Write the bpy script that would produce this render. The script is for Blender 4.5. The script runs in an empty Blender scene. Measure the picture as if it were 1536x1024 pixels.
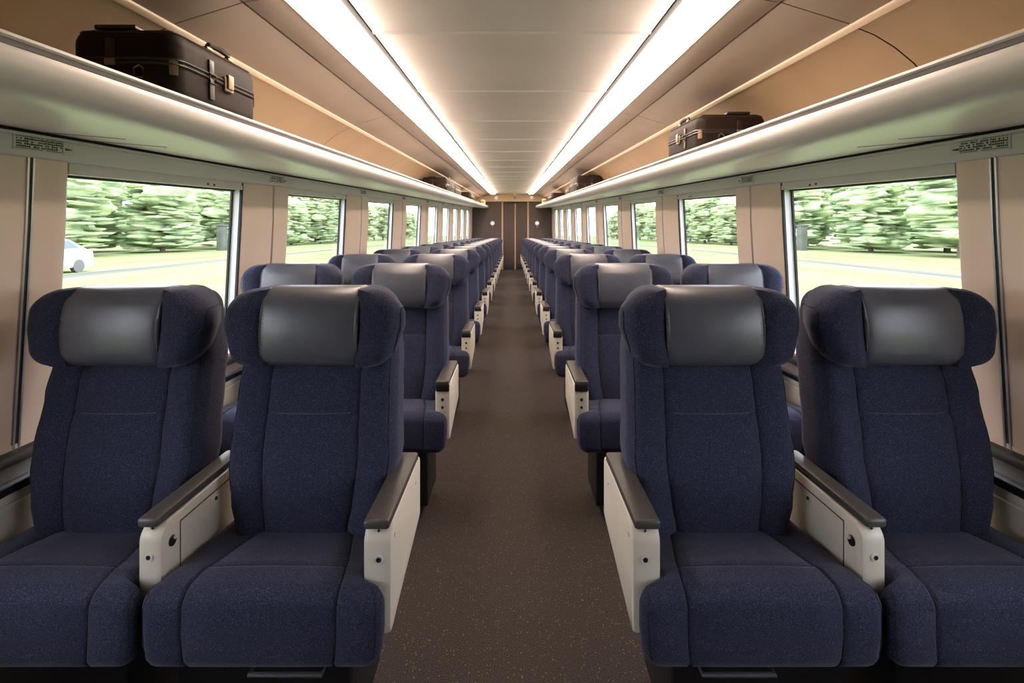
import bpy, math, random
from mathutils import Vector, Matrix
random.seed(7)
PI = math.pi
CAMZ = 1.3            # eye height over the carpet
S = 0.0382            # the roof line rises gently along the coach
D_END = 18.2
scene = bpy.context.scene
COL = scene.collection

# ------------------------------------------------------------------ materials
def srgb(r, g, b):
    f = lambda c: (c/255/12.92) if c/255 <= 0.04045 else ((c/255+0.055)/1.055)**2.4
    return (f(r), f(g), f(b), 1)

class NT:
    def __init__(s, m):
        s.t = m.node_tree; s.n = s.t.nodes; s.l = s.t.links
    def add(s, typ, **kw):
        n = s.n.new(typ)
        for k, v in kw.items():
            if k in n.inputs: n.inputs[k].default_value = v
            else: setattr(n, k, v)
        return n
    def link(s, a, ao, b, bi):
        s.l.new(a.outputs[ao], b.inputs[bi])

def mat(name, col, rough=0.5, metal=0.0, noise=None, bump=None, sheen=0, spec=0.5, coat=0):
    """noise = (scale, colour2, lo, hi[, stretch])   bump = (scale, strength, distance)"""
    m = bpy.data.materials.new(name); m.use_nodes = True
    t = NT(m); p = t.n['Principled BSDF']
    p.inputs['Base Color'].default_value = col
    p.inputs['Roughness'].default_value = rough
    p.inputs['Metallic'].default_value = metal
    p.inputs['Specular IOR Level'].default_value = spec
    p.inputs['Coat Weight'].default_value = coat
    if sheen:
        p.inputs['Sheen Weight'].default_value = sheen
        p.inputs['Sheen Roughness'].default_value = 0.4
        p.inputs['Sheen Tint'].default_value = (0.6, 0.58, 0.68, 1)
    tc = t.add('ShaderNodeTexCoord')
    if noise:
        mp = t.add('ShaderNodeMapping')
        if len(noise) > 4: mp.inputs['Scale'].default_value = noise[4]
        t.link(tc, 'Object', mp, 'Vector')
        nz = t.add('ShaderNodeTexNoise', Scale=noise[0], Detail=3.0, Roughness=0.6)
        t.link(mp, 'Vector', nz, 'Vector')
        rp = t.add('ShaderNodeValToRGB')
        rp.color_ramp.elements[0].position = noise[2]; rp.color_ramp.elements[0].color = col
        rp.color_ramp.elements[1].position = noise[3]; rp.color_ramp.elements[1].color = noise[1]
        t.link(nz, 'Fac', rp, 'Fac'); t.link(rp, 'Color', p, 'Base Color')
    if bump:
        nb = t.add('ShaderNodeTexNoise', Scale=bump[0], Detail=2.0)
        t.link(tc, 'Object', nb, 'Vector')
        bp = t.add('ShaderNodeBump', Strength=bump[1], Distance=bump[2])
        t.link(nb, 'Fac', bp, 'Height'); t.link(bp, 'Normal', p, 'Normal')
    return m

M = {}
M['fabric'] = mat('navy_fabric', srgb(39, 41, 61), .92, noise=(450, srgb(98, 101, 126), .50, .80), bump=(420, .35, .003), sheen=.25, spec=.2)
M['fabric_dark'] = mat('navy_fabric_side', srgb(40, 40, 58), .95, noise=(520, srgb(66, 66, 86), .45, .75), bump=(420, .3, .003), sheen=.2, spec=.2)
M['seam'] = mat('seam_thread', srgb(26, 26, 40), .9)
M['thread'] = mat('grey_thread', srgb(78, 77, 90), .85)
M['stitch'] = mat('pale_stitching', srgb(104, 100, 104), .8)
M['leather'] = mat('charcoal_leather', srgb(82, 82, 91), .34, noise=(9, srgb(92, 93, 104), .4, .7), bump=(260, .10, .002), spec=.6)
M['padedge'] = mat('leather_edge', srgb(84, 80, 82), .4)
M['pad'] = mat('armrest_pad_plastic', srgb(72, 68, 66), .42, bump=(500, .1, .001))
M['panel'] = mat('cream_plastic', srgb(214, 205, 188), .38, noise=(3, srgb(206, 196, 178), .4, .7))
M['screw'] = mat('bright_screw', srgb(226, 222, 214), .35, .25)
M['groovegrey'] = mat('grey_groove', srgb(74, 70, 70), .5)
M['chrome'] = mat('chrome', srgb(210, 208, 204), .2, 1.0)
M['black'] = mat('black_plastic', srgb(24, 23, 24), .45)
M['dark'] = mat('dark_frame_metal', srgb(30, 29, 30), .6)
M['steel'] = mat('brushed_steel', srgb(130, 130, 134), .4, .8)
M['wall'] = mat('tan_wall_panel', srgb(234, 212, 196), .5, noise=(1.2, srgb(226, 202, 184), .35, .7))
M['header'] = mat('pale_grey_panel', srgb(214, 211, 210), .45, noise=(2, srgb(206, 203, 202), .4, .7))
M['rack'] = mat('white_rack_enamel', srgb(232, 225, 226), .36, noise=(1.5, srgb(224, 218, 218), .4, .7))
M['ceil'] = mat('ceiling_white', srgb(238, 230, 224), .5, noise=(1.5, srgb(230, 222, 215), .4, .7))
M['gloss_white'] = mat('white_joint_profile', srgb(250, 246, 240), .25)
M['ceilside'] = mat('ceiling_beige', srgb(158, 143, 129), .42, noise=(1.4, srgb(147, 132, 117), .4, .7))
M['cove'] = mat('tan_cove', srgb(168, 144, 114), .40, noise=(1.6, srgb(157, 132, 102), .4, .7))
M['molding'] = mat('cream_molding', srgb(232, 212, 186), .35)
M['groove'] = mat('joint_gap', srgb(50, 44, 40), .8)
M['silver'] = mat('aluminium_trim', srgb(206, 206, 210), .3, .85)
M['gasket'] = mat('rubber_gasket', srgb(38, 38, 40), .6)
M['reveal'] = mat('window_reveal', srgb(222, 224, 226), .35)
M['ledge'] = mat('dark_ledge_top', srgb(70, 58, 50), .5)
M['ink'] = mat('printed_ink', srgb(58, 58, 62), .7)
M['sticker'] = mat('label_film', srgb(206, 204, 202), .4)
M['case'] = mat('dark_brown_leather', srgb(34, 24, 20), .6, noise=(14, srgb(46, 32, 26), .35, .7), bump=(140, .15, .002), spec=.15)
M['case2'] = mat('black_brown_leather', srgb(36, 27, 24), .6, spec=.2, noise=(14, srgb(54, 42, 36), .35, .7), bump=(140, .15, .002))
M['caseedge'] = mat('case_piping', srgb(40, 27, 20), .35)
M['brass'] = mat('aged_brass', srgb(150, 132, 108), .35, .9)
M['bag'] = mat('grey_canvas', srgb(58, 52, 46), .85, noise=(60, srgb(92, 82, 72), .4, .7))
M['tanbag'] = mat('tan_canvas', srgb(208, 176, 136), .7)
M['door'] = mat('dark_brown_laminate', srgb(76, 56, 46), .5, noise=(5, srgb(66, 48, 40), .35, .7, (6, 6, .4)))
M['endwall'] = mat('end_wall_brown', srgb(84, 68, 62), .55, noise=(4, srgb(76, 62, 56), .35, .7))
M['jamb'] = mat('door_jamb_beige', srgb(178, 150, 122), .45)
M['transom'] = mat('transom_tan', srgb(228, 196, 160), .45)
M['whiteglass'] = mat('opal_glass', srgb(240, 240, 244), .15)
M['trunk'] = mat('tree_bark', srgb(120, 112, 96), .9)
M['grass'] = mat('grass', srgb(108, 124, 76), 1.0, noise=(.55, srgb(128, 136, 100), .35, .65, (1, .12, 1)), spec=.1)
M['path'] = mat('gravel_path', srgb(84, 90, 84), .95, noise=(1, srgb(102, 106, 100), .35, .65, (1, .1, 1)), spec=.1)
M['carwhite'] = mat('white_car_paint', srgb(244, 246, 248), .25)
M['carglass'] = mat('car_glass', srgb(120, 140, 146), .1)

# carpet: dark brown-grey with pale flecks
def carpet():
    m = mat('flecked_carpet', srgb(60, 53, 49), .95, bump=(500, .5, .004), spec=.15)
    t = NT(m); p = t.n['Principled BSDF']; tc = t.add('ShaderNodeTexCoord')
    v = t.add('ShaderNodeTexVoronoi', Scale=95.0); t.link(tc, 'Object', v, 'Vector')
    r = t.add('ShaderNodeValToRGB'); r.color_ramp.elements[0].position = .13; r.color_ramp.elements[1].position = .26
    r.color_ramp.elements[0].color = (1, 1, 1, 1); r.color_ramp.elements[1].color = (0, 0, 0, 1)
    t.link(v, 'Distance', r, 'Fac')
    sel = t.add('ShaderNodeSeparateColor'); t.link(v, 'Color', sel, 'Color')
    gt = t.add('ShaderNodeMath', operation='GREATER_THAN'); gt.inputs[1].default_value = .55
    t.link(sel, 'Red', gt, 0)
    mu = t.add('ShaderNodeMath', operation='MULTIPLY'); t.link(r, 'Color', mu, 0); t.link(gt, 'Value', mu, 1)
    nz = t.add('ShaderNodeTexNoise', Scale=240.0, Detail=2.0); t.link(tc, 'Object', nz, 'Vector')
    r2 = t.add('ShaderNodeValToRGB'); r2.color_ramp.elements[0].color = srgb(44, 38, 35); r2.color_ramp.elements[1].color = srgb(74, 65, 60)
    r2.color_ramp.elements[0].position = .35; r2.color_ramp.elements[1].position = .65
    t.link(nz, 'Fac', r2, 'Fac')
    mx = t.add('ShaderNodeMixRGB'); mx.inputs['Color2'].default_value = srgb(106, 97, 89)
    t.link(mu, 'Value', mx, 'Fac'); t.link(r2, 'Color', mx, 'Color1'); t.link(mx, 'Color', p, 'Base Color')
    return m
M['carpet'] = carpet()

def emis(name, col, st):
    m = bpy.data.materials.new(name); m.use_nodes = True
    t = NT(m); p = t.n['Principled BSDF']
    p.inputs['Base Color'].default_value = (.8, .8, .8, 1)
    p.inputs['Emission Color'].default_value = col
    p.inputs['Emission Strength'].default_value = st
    return m
M['strip'] = emis('lit_diffuser', (1.0, .80, .65, 1), 18.0)
M['wall_glow'] = emis('reflection_glow', (.85, .9, 1.0, 1), .18)  # faint glow for the two reflections on the end wall

def glass():
    m = bpy.data.materials.new('window_glass'); m.use_nodes = True
    t = NT(m); t.n.clear()
    out = t.add('ShaderNodeOutputMaterial'); mix = t.add('ShaderNodeMixShader')
    tr = t.add('ShaderNodeBsdfTransparent'); tr.inputs['Color'].default_value = (.96, .98, .97, 1)
    gl = t.add('ShaderNodeBsdfGlossy', Roughness=.02)
    lw = t.add('ShaderNodeLayerWeight', Blend=.5)
    pw = t.add('ShaderNodeMath', operation='POWER'); pw.inputs[1].default_value = 5
    ml = t.add('ShaderNodeMath', operation='MULTIPLY_ADD'); ml.inputs[1].default_value = .5; ml.inputs[2].default_value = .02
    t.link(lw, 'Facing', pw, 0); t.link(pw, 'Value', ml, 0)
    t.link(ml, 'Value', mix, 'Fac'); t.link(tr, 'BSDF', mix, 1); t.link(gl, 'BSDF', mix, 2); t.link(mix, 'Shader', out, 'Surface')
    return m
M['glass'] = glass()

def foliage():
    m = bpy.data.materials.new('leafy_foliage'); m.use_nodes = True
    t = NT(m); p = t.n['Principled BSDF']; p.inputs['Roughness'].default_value = .9
    p.inputs['Specular IOR Level'].default_value = .1
    tc = t.add('ShaderNodeTexCoord'); oi = t.add('ShaderNodeObjectInfo')
    mp = t.add('ShaderNodeMapping'); mp.inputs['Scale'].default_value = (.8, .2, 1.2)
    t.link(tc, 'Object', mp, 'Vector')
    ad = t.add('ShaderNodeVectorMath', operation='ADD'); t.link(mp, 'Vector', ad, 0); t.link(oi, 'Location', ad, 1)
    nz = t.add('ShaderNodeTexNoise', Scale=1.9, Detail=5.0, Roughness=.65); t.link(ad, 'Vector', nz, 'Vector')
    r = t.add('ShaderNodeValToRGB'); e = r.color_ramp.elements
    e[0].position = .36; e[0].color = srgb(158, 182, 148)
    e[1].position = .64; e[1].color = srgb(240, 246, 214)
    k = e.new(.5); k.color = srgb(204, 222, 178)
    t.link(nz, 'Fac', r, 'Fac'); t.link(r, 'Color', p, 'Base Color')
    tl = t.add('ShaderNodeBsdfTranslucent'); mx = t.add('ShaderNodeMixShader'); mx.inputs['Fac'].default_value = .5
    t.link(r, 'Color', tl, 'Color'); t.link(p, 'BSDF', mx, 1); t.link(tl, 'BSDF', mx, 2)
    t.link(mx, 'Shader', t.n['Material Output'], 'Surface')
    return m
M['foliage'] = foliage()

# ------------------------------------------------------------------ mesh helpers
class MB:
    def __init__(s): s.v = []; s.f = []; s.sm = []
    def add(s, vs, fs, smooth=True):
        o = len(s.v); s.v += [tuple(v) for v in vs]
        for f in fs: s.f.append(tuple(i+o for i in f)); s.sm.append(smooth)
        return s
    def box(s, x0, x1, y0, y1, z0, z1, b=0.0, bs=2):
        if b <= 0:
            vs = [(x, y, z) for x in (x0, x1) for y in (y0, y1) for z in (z0, z1)]
            fs = [(0, 1, 3, 2), (4, 6, 7, 5), (0, 4, 5, 1), (2, 3, 7, 6), (0, 2, 6, 4), (1, 5, 7, 3)]
            return s.add(vs, fs, False)
        c = Vector(((x0+x1)/2, (y0+y1)/2, (z0+z1)/2))
        h = ((x1-x0)/2, (y1-y0)/2, (z1-z0)/2); b = min(b, .999*min(h))
        L = [edge_lines(q, b, bs, []) for q in h]
        vs, fs = rbox(L[0], L[1], L[2], b)
        return s.add([Vector(v)+c for v in vs], fs, True)
    def tube(s, pts, r, n=6, closed=False):
        pts = [Vector(p) for p in pts]; N = len(pts); rings = []
        for i, p in enumerate(pts):
            if closed: d = pts[(i+1) % N]-pts[i-1]
            else: d = pts[min(i+1, N-1)]-pts[max(i-1, 0)]
            if d.length < 1e-9: d = Vector((0, 0, 1))
            d.normalize()
            a = d.cross(Vector((0, 0, 1)))
            if a.length < .15: a = d.cross(Vector((1, 0, 0)))
            a.normalize(); b = d.cross(a)
            rr = r[i] if isinstance(r, (list, tuple)) else r
            rings.append([p+(a*math.cos(2*PI*k/n)+b*math.sin(2*PI*k/n))*rr for k in range(n)])
        vs = [q for g in rings for q in g]; fs = []
        for i in range(N if closed else N-1):
            j = (i+1) % N
            for k in range(n):
                fs.append((i*n+k, i*n+(k+1) % n, j*n+(k+1) % n, j*n+k))
        if not closed:
            fs.append(tuple(range(n))); fs.append(tuple((N-1)*n+k for k in range(n))[::-1])
        return s.add(vs, fs)
    def prism(s, pts, x0, x1, axis='x', b=0):
        """closed polygon pts extruded along an axis; pts are the two other coords in order"""
        n = len(pts)
        def P(u, v, w): return {'x': (w, u, v), 'y': (u, w, v), 'z': (u, v, w)}[axis]
        if b <= 0: st = [(x0, 0), (x1, 0)]
        else: st = [(x0, b), (x0+b*.3, b*.3), (x0+b, 0), (x1-b, 0), (x1-b*.3, b*.3), (x1, b)]
        vs = []
        for w, ins in st:
            q = inset(pts, ins)
            vs += [P(u, v, w) for u, v in q]
        fs = []
        for i in range(len(st)-1):
            for k in range(n):
                a, c = i*n+k, i*n+(k+1) % n
                fs.append((a, c, c+n, a+n))
        fs.append(tuple(range(n))[::-1]); fs.append(tuple((len(st)-1)*n+k for k in range(n)))
        return s.add(vs, fs, b > 0)
    def disc(s, c, nrm, r, h=.002, n=14):
        c = Vector(c); d = Vector(nrm).normalized()
        a = d.cross(Vector((0, 0, 1)))
        if a.length < .1: a = d.cross(Vector((1, 0, 0)))
        a.normalize(); b = d.cross(a)
        vs = [c+(a*math.cos(2*PI*k/n)+b*math.sin(2*PI*k/n))*r for k in range(n)]
        vs += [v+d*h for v in vs]
        fs = [(k, (k+1) % n, n+(k+1) % n, n+k) for k in range(n)]+[tuple(range(n))[::-1], tuple(n+k for k in range(n))]
        return s.add(vs, fs, False)
    def flip(s):
        s.v = [(-x, y, z) for x, y, z in s.v]; return s
    def mesh(s, name, m, sharp=38):
        me = bpy.data.meshes.new(name); me.from_pydata(s.v, [], s.f)
        me.polygons.foreach_set('use_smooth', s.sm)
        me.materials.append(M[m] if isinstance(m, str) else m)
        import bmesh
        bm = bmesh.new(); bm.from_mesh(me); bmesh.ops.recalc_face_normals(bm, faces=bm.faces); bm.to_mesh(me); bm.free()
        
        if sharp: me.set_sharp_from_angle(angle=math.radians(sharp))
        return me
    def build(s, name, m, parent=None, label=None):
        o = bpy.data.objects.new(name, s.mesh(name, m)); COL.objects.link(o)
        if parent is not None: o.parent = parent
        if label: o['label'] = label
        return o

def inset(pts, d):
    if d <= 0: return list(pts)
    n = len(pts); area = sum(pts[i][0]*pts[(i+1) % n][1]-pts[(i+1) % n][0]*pts[i][1] for i in range(n))
    sg = 1 if area > 0 else -1; out = []
    for i in range(n):
        p0, p1, p2 = Vector(pts[i-1]), Vector(pts[i]), Vector(pts[(i+1) % n])
        a = (p1-p0).normalized(); b = (p2-p1).normalized()
        n1 = Vector((-a.y, a.x))*sg; n2 = Vector((-b.y, b.x))*sg
        m = n1+n2
        k = d/max(.35, m.dot(n1)) if m.length > 1e-6 else 0
        out.append(tuple(p1+m*k))
    return out

def roundpoly(pts, r, n=4):
    out = []; N = len(pts)
    for i in range(N):
        p0, p1, p2 = Vector(pts[i-1]), Vector(pts[i]), Vector(pts[(i+1) % N])
        rr = r[i] if isinstance(r, (list, tuple)) else r
        if rr <= 0: out.append(tuple(p1)); continue
        a = (p0-p1); b = (p2-p1); q = min(rr, a.length*.49, b.length*.49)
        A = p1+a.normalized()*q; B = p1+b.normalized()*q
        for k in range(n+1):
            t = k/n
            out.append(tuple(A*(1-t)**2+p1*2*t*(1-t)+B*t*t))
    return out

def edge_lines(h, r, n, extra, mid=1):
    c = [-h+r*(1-math.tan((1-k/n)*PI/4)) if k < n else -h+r for k in range(n+1)]
    inner = [-(h-r)+2*(h-r)*k/(mid+1) for k in range(1, mid+1)]
    L = c+inner+[-x for x in c[::-1]]+list(extra)
    L = sorted(set(round(x, 5) for x in L)); out = []
    for x in L:
        if not out or x-out[-1] > 4e-4: out.append(x)
    return out

def rpoint(p, h, r):
    inn = Vector([max(-h[i]+r, min(h[i]-r, p[i])) for i in range(3)])
    d = Vector(p)-inn
    if d.length > 1e-9: return inn+d.normalized()*r
    return Vector(p)

def rbox(xs, ys, zs, r, deform=None):
    h = (xs[-1], ys[-1], zs[-1]); vid = {}; vs = []; fs = []
    def V(p):
        k = tuple(round(c, 5) for c in p)
        if k not in vid:
            q = rpoint(p, h, r)
            if deform: q = deform(Vector(p), q)
            vid[k] = len(vs); vs.append(tuple(q))
        return vid[k]
    A = [xs, ys, zs]
    for ax in range(3):
        u, w = [(1, 2), (2, 0), (0, 1)][ax]
        for side in (0, 1):
            val = A[ax][-1] if side else A[ax][0]
            for i in range(len(A[u])-1):
                for j in range(len(A[w])-1):
                    q = []
                    for a, b in ((i, j), (i+1, j), (i+1, j+1), (i, j+1)):
                        p = [0, 0, 0]; p[ax] = val; p[u] = A[u][a]; p[w] = A[w][b]
                        q.append(V(p))
                    fs.append(tuple(q) if side else tuple(q[::-1]))
    return vs, fs

def lerp_tab(tab, x):
    if x <= tab[0][0]: return tab[0][1]
    for (a, va), (b, vb) in zip(tab, tab[1:]):
        if x <= b:
            t = (x-a)/(b-a); t = t*t*(3-2*t)
            return va+(vb-va)*t
    return tab[-1][1]
def sstep(a, b, x):
    t = max(0, min(1, (x-a)/(b-a))); return t*t*(3-2*t)

def tag(o, label, cat, group=None):
    o['label'] = label; o['category'] = cat
    if group: o['group'] = group
    return o
def struct(o):
    o['kind'] = 'structure'; return o
def empty(name, loc=(0, 0, 0)):
    o = bpy.data.objects.new(name, None); COL.objects.link(o); o.location = loc; o.empty_display_size = .1
    return o
def copy_tree(o, parent=None):
    c = o.copy(); COL.objects.link(c)
    if parent is not None: c.parent = parent
    for ch in list(o.children): copy_tree(ch, c)
    return c
SIDE = {-1: 'left', 1: 'right'}
def Uz(zp, y): return CAMZ+zp+S*y

def sweep(profile, y0, y1, nseg=1, closed=True, smooth=False, sx=1, shear=True, cap=True):
    """cross-section (x, z) swept along the coach; z relative to the eye line when shear"""
    mb = MB(); n = len(profile); vs = []
    for i in range(nseg+1):
        y = y0+(y1-y0)*i/nseg
        for x, z in profile: vs.append((sx*x, y, Uz(z, y) if shear else z))
    fs = []
    for i in range(nseg):
        for k in range(n if closed else n-1):
            a, b = i*n+k, i*n+(k+1) % n
            fs.append((a, b, b+n, a+n))
    if closed and cap:
        fs.append(tuple(range(n))); fs.append(tuple(nseg*n+k for k in range(n))[::-1])
    mb.add(vs, fs, smooth)
    return mb

# ------------------------------------------------------------------ the shell
Y0 = -2.6
fl = MB().box(-1.55, 1.55, Y0, D_END+.3, -.06, 0).build('floor', 'carpet'); struct(fl)

# ceiling: centre panels with joints, side panels, coves
PER = .94
cm = MB()
y = 1.99-5*PER
while y < D_END:
    a, b = max(y+.004, Y0), min(y+PER-.004, D_END)
    if b > a:
        pr = roundpoly([(-.546, .712), (.546, .712), (.546, .74), (-.546, .74)], [.006, .006, 0, 0], 2)
        cm.v, cm.f, cm.sm = cm.v, cm.f, cm.sm
        m2 = sweep(pr, a, b)
        cm.add(m2.v, m2.f, False)
    y += PER
m2 = sweep([(-1.5, .80), (1.5, .80), (1.5, .86), (-1.5, .86)], Y0, D_END+.1); cm.add(m2.v, m2.f, False)
m2 = sweep([(-.57, .73), (.57, .73), (.57, .745), (-.57, .745)], Y0, D_END+.1); cm.add(m2.v, m2.f, False)
ceil = cm.build('ceiling', 'ceil'); struct(ceil)
for k in range(18):
    yj = 1.99+PER*k
    if yj < D_END-.3: MB().prism([(yj-.012, Uz(.7118, yj-.012)), (yj, Uz(.7065, yj)), (yj+.012, Uz(.7118, yj+.012)), (yj+.012, Uz(.716, yj)), (yj-.012, Uz(.716, yj))], -.545, .545, 'x').build('joint_strip', 'gloss_white', ceil)

cove_curve = [(1.10, .596), (1.16, .572), (1.225, .532), (1.285, .482), (1.335, .425), (1.372, .365), (1.39, .32), (1.395, .28)]
COVEJ = 1.62
for sx in (-1, 1):
    side = SIDE[sx]
    sp = MB(); cv = MB()
    y = 1.62-3*1.86
    while y < D_END:
        a, b = max(y+.003, Y0), min(y+1.857, D_END)
        if b > a:
            m2 = sweep(roundpoly([(.742, .694), (.858, .676), (.862, .70), (.742, .72)], .004, 2), a+.0, b, sx=sx); sp.add(m2.v, m2.f, False)
            m2 = sweep(roundpoly([(.8635, .675), (1.085, .606), (1.09, .64), (.866, .70)], .004, 2), a, b, sx=sx); sp.add(m2.v, m2.f, False)
            m2 = sweep(cove_curve, a, b, closed=False, smooth=True, sx=sx); cv.add(m2.v, m2.f, True)
        y += 1.86
    o = struct(sp.build('ceiling_'+side, 'ceilside'))
    o = struct(cv.build('trim_%d' % (1 if sx < 0 else 2), 'cove'))
    back = sweep([(.74, .735), (.86, .705), (1.1, .64), (1.30, .52), (1.41, .36), (1.41, .27), (1.5, .27), (1.5, .81), (.74, .81)], Y0, D_END+.1, sx=sx)
    back.build('joint_backing', 'groove', o)
    struct(sweep(roundpoly([(1.082, .612), (1.082, .600), (1.104, .590), (1.112, .60), (1.10, .63)], .004, 2), Y0, D_END, smooth=False, sx=sx)
           .build('trim_%d' % (3 if sx < 0 else 4), 'molding'))

# light strips -----------------------------------------------------------
for sx in (-1, 1):
    e = empty('ceiling_light', (sx*.645, 8.5, Uz(.70, 8.5)))
    tag(e, 'long glowing light strip running along the ceiling on the %s of the aisle' % SIDE[sx], 'light', 'two ceiling light strips')
    inv = Matrix.Translation(-Vector(e.location))
    def bl(mb, nm, m):
        mb.v = [tuple(Vector(v)-Vector(e.location)) for v in mb.v]; return mb.build(nm, m, e)
    bl(sweep(roundpoly([(.570, .676), (.60, .672), (.70, .676), (.732, .690), (.732, .715), (.570, .722)], [.006, .01, .03, .008, 0, 0], 4), 1.5, D_END-.95, sx=sx, smooth=True), 'diffuser', 'strip')
    bl(sweep([(.547, .713), (.548, .709), (.567, .706), (.5695, .71), (.5695, .73), (.547, .73)], 1.5, D_END-.93, sx=sx), 'rail', 'dark')
    bl(sweep([(.733, .690), (.7405, .692), (.7405, .73), (.733, .73)], 1.5, D_END-.93, sx=sx), 'rail', 'molding')

# ------------------------------------------------------------------ windows & walls
WZ_TOP = .126
WIN = [(-.25, .92), (1.657, 2.735), (3.28, 4.44), (5.10, 6.21), (6.93, 8.10), (8.77, 9.93), (10.61, 11.80), (12.45, 13.62), (14.28, 15.45), (16.1, 17.25)]  # first one is unseen, added to throw side light on the front seats
LEDGE = .655
XW = 1.45
def wx(z):            # the wall leans out a little below the window head
    return XW+.035*max(0, (1.45-z))/.6
wn = 0
for sx in (-1, 1):
    side = SIDE[sx]
    W = MB()
    edges = [(Y0, None)]
    piers = []; prev = Y0
    for a, b in WIN:
        piers.append((prev, a)); prev = b
    piers.append((prev, D_END+.05))
    for i, (a, b) in enumerate(piers):
        # pier with rounded vertical edges: swept up in z
        zt0, zb = .20, LEDGE-.04
        w = .055
        prof = [(1.505, a), (1.452, a), (1.449, a+.012), (1.436, a+.12), (1.432, a+.15), (1.432, b-.06), (1.438, b-.02), (1.449, b-.003), (1.47, b), (1.505, b)]
        if i == 0: prof = [(1.505, a), (1.432, a)]+prof[5:]
        if i == len(piers)-1: prof = prof[:5]+[(1.432, b), (1.505, b)]
        rows = 5; vs = []; n = len(prof)
        for k in range(rows):
            t = k/(rows-1)
            for x, yy in prof:
                ztop = Uz(.20, yy); z = zb+(ztop-zb)*t
                vs.append((sx*(x+(wx(z)-XW)), yy, z))
        fs = [(k*n+j, k*n+(j+1) % n, (k+1)*n+(j+1) % n, (k+1)*n+j) for k in range(rows-1) for j in range(n)]
        W.add(vs, fs, True)
    # wall below the windows
    m2 = MB().box(1.475, 1.56, Y0, D_END+.05, .0, LEDGE+.02); W.add([(sx*x, y, z) for x, y, z in m2.v], m2.f, False)
    # wall above, behind the header
    m2 = sweep([(1.50, WZ_TOP+.03), (1.56, WZ_TOP+.03), (1.56, .84), (1.50, .84)], Y0, D_END+.05, sx=sx); W.add(m2.v, m2.f, False)
    struct(W.build('wall_'+side, 'wall'))
    # header beam over the windows
    prof = roundpoly([(1.416, .246), (1.414, .20), (1.420, .168), (1.50, .166), (1.50, .246)], [.004, .02, .006, 0, 0], 3)
    h = struct(sweep(prof, Y0, D_END, sx=sx, smooth=True).build('trim_%d' % (5 if sx < 0 else 6), 'header'))
    sweep([(1.4085, .236), (1.4085, .228), (1.42, .224), (1.42, .24)], Y0, D_END, sx=sx).build('edge_bead', 'header', h)
    sweep([(1.412, .2465), (1.406, .2385), (1.42, .2375), (1.45, .25)], Y0, D_END, sx=sx).build('shadow_gap', 'gasket', h)
    # seam strips in the middle of each pier
    sm = [1.507, 3.045]+[.5*(WIN[k][1]+WIN[k+1][0])+.05 for k in range(2, 9)]
    for k, ys in enumerate(sm):
        wd = .0115 if k == 0 else .006
        t = MB()
        zt = Uz(.17, ys)
        zs = [LEDGE+(zt-LEDGE)*q/4 for q in range(5)]
        def ribbon(y0, y1, out, mb):
            vs = []
            for z in zs:
                for xx, yy in ((wx(z)-.008, y0), (wx(z)-.018-out, y0), (wx(z)-.018-out, y1), (wx(z)-.008, y1)):
                    vs.append((sx*xx, yy, z))
            fs = [(r*4+j, r*4+(j+1) % 4, (r+1)*4+(j+1) % 4, (r+1)*4+j) for r in range(4) for j in range(4)]
            mb.add(vs, fs, False)
        g = MB(); ribbon(ys-wd*.45, ys+wd*.45, .0015, g)
        o = struct(g.build('trim_%d' % (20+k+(0 if sx < 0 else 20)), 'gasket'))
        s2 = MB(); ribbon(ys-wd, ys-wd*.45, .004, s2); ribbon(ys+wd*.45, ys+wd, .004, s2)
        s2.build('metal_strip', 'silver', o)
    # ledge under the windows
    lp = [(1.50, .662), (1.444, .658), (1.436, .632), (1.50, .60)]
    o = struct(sweep(roundpoly(lp, [0, .006, .004, 0], 2), Y0, D_END, sx=sx, shear=False).build('trim_%d' % (7 if sx < 0 else 8), 'black'))
    sweep([(1.5, .60), (1.44, .634), (1.385, .615), (1.39, .59)], Y0, D_END, sx=sx, shear=False).build('ledge_top', 'ledge', o)
    sweep(roundpoly([(1.388, .619), (1.366, .612), (1.364, .590), (1.40, .58)], .004, 2), Y0, D_END, sx=sx, shear=False).build('front_rail', 'black', o)
    o = struct(sweep(roundpoly([(1.40, .594), (1.369, .592), (1.368, .566), (1.3705, .563), (1.3705, .560), (1.366, .558), (1.37, .12), (1.42, .0), (1.5, .0), (1.5, .594)], [.002, .004, .002, 0, 0, .003, .02, 0, 0, 0], 2), Y0, D_END, sx=sx, shear=False).build('baseboard_'+side, 'panel'))
    # windows
    for (a, b) in WIN:
        wn += 1
        r = struct(empty('window_%d' % wn, (sx*1.5, (a+b)/2, LEDGE)))
        L = Vector(r.location)
        def bw(mb, nm, m, label=None):
            mb.v = [tuple(Vector(v)-L) for v in mb.v]; return mb.build(nm, m, r, label)
        def slab(mb, x0, x1, y0, y1, z0, zp1):
            vs = []
            for yy in (y0, y1):
                zt = Uz(zp1, yy)
                zb0 = Uz(z0[1], yy) if isinstance(z0, tuple) else z0
                for z in (zb0, zt):
                    for x in (x0, x1): vs.append((sx*(x+(wx(z)-XW)), yy, z))
            mb.add(vs, [(0, 1, 3, 2), (4, 6, 7, 5), (0, 4, 5, 1), (2, 3, 7, 6), (0, 2, 6, 4), (1, 5, 7, 3)], False)
        hd = MB(); slab(hd, 1.448, 1.535, a, b-.012, ('u', WZ_TOP+.004), .172); bw(hd, 'head_panel', 'header')
        fr = MB(); slab(fr, 1.452, 1.50, b-.018, b-.004, LEDGE-.02, WZ_TOP+.008)
        slab(fr, 1.490, 1.52, a+.002, a+.02, LEDGE-.02, WZ_TOP)
        bw(fr, 'frame', 'reveal')
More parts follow.
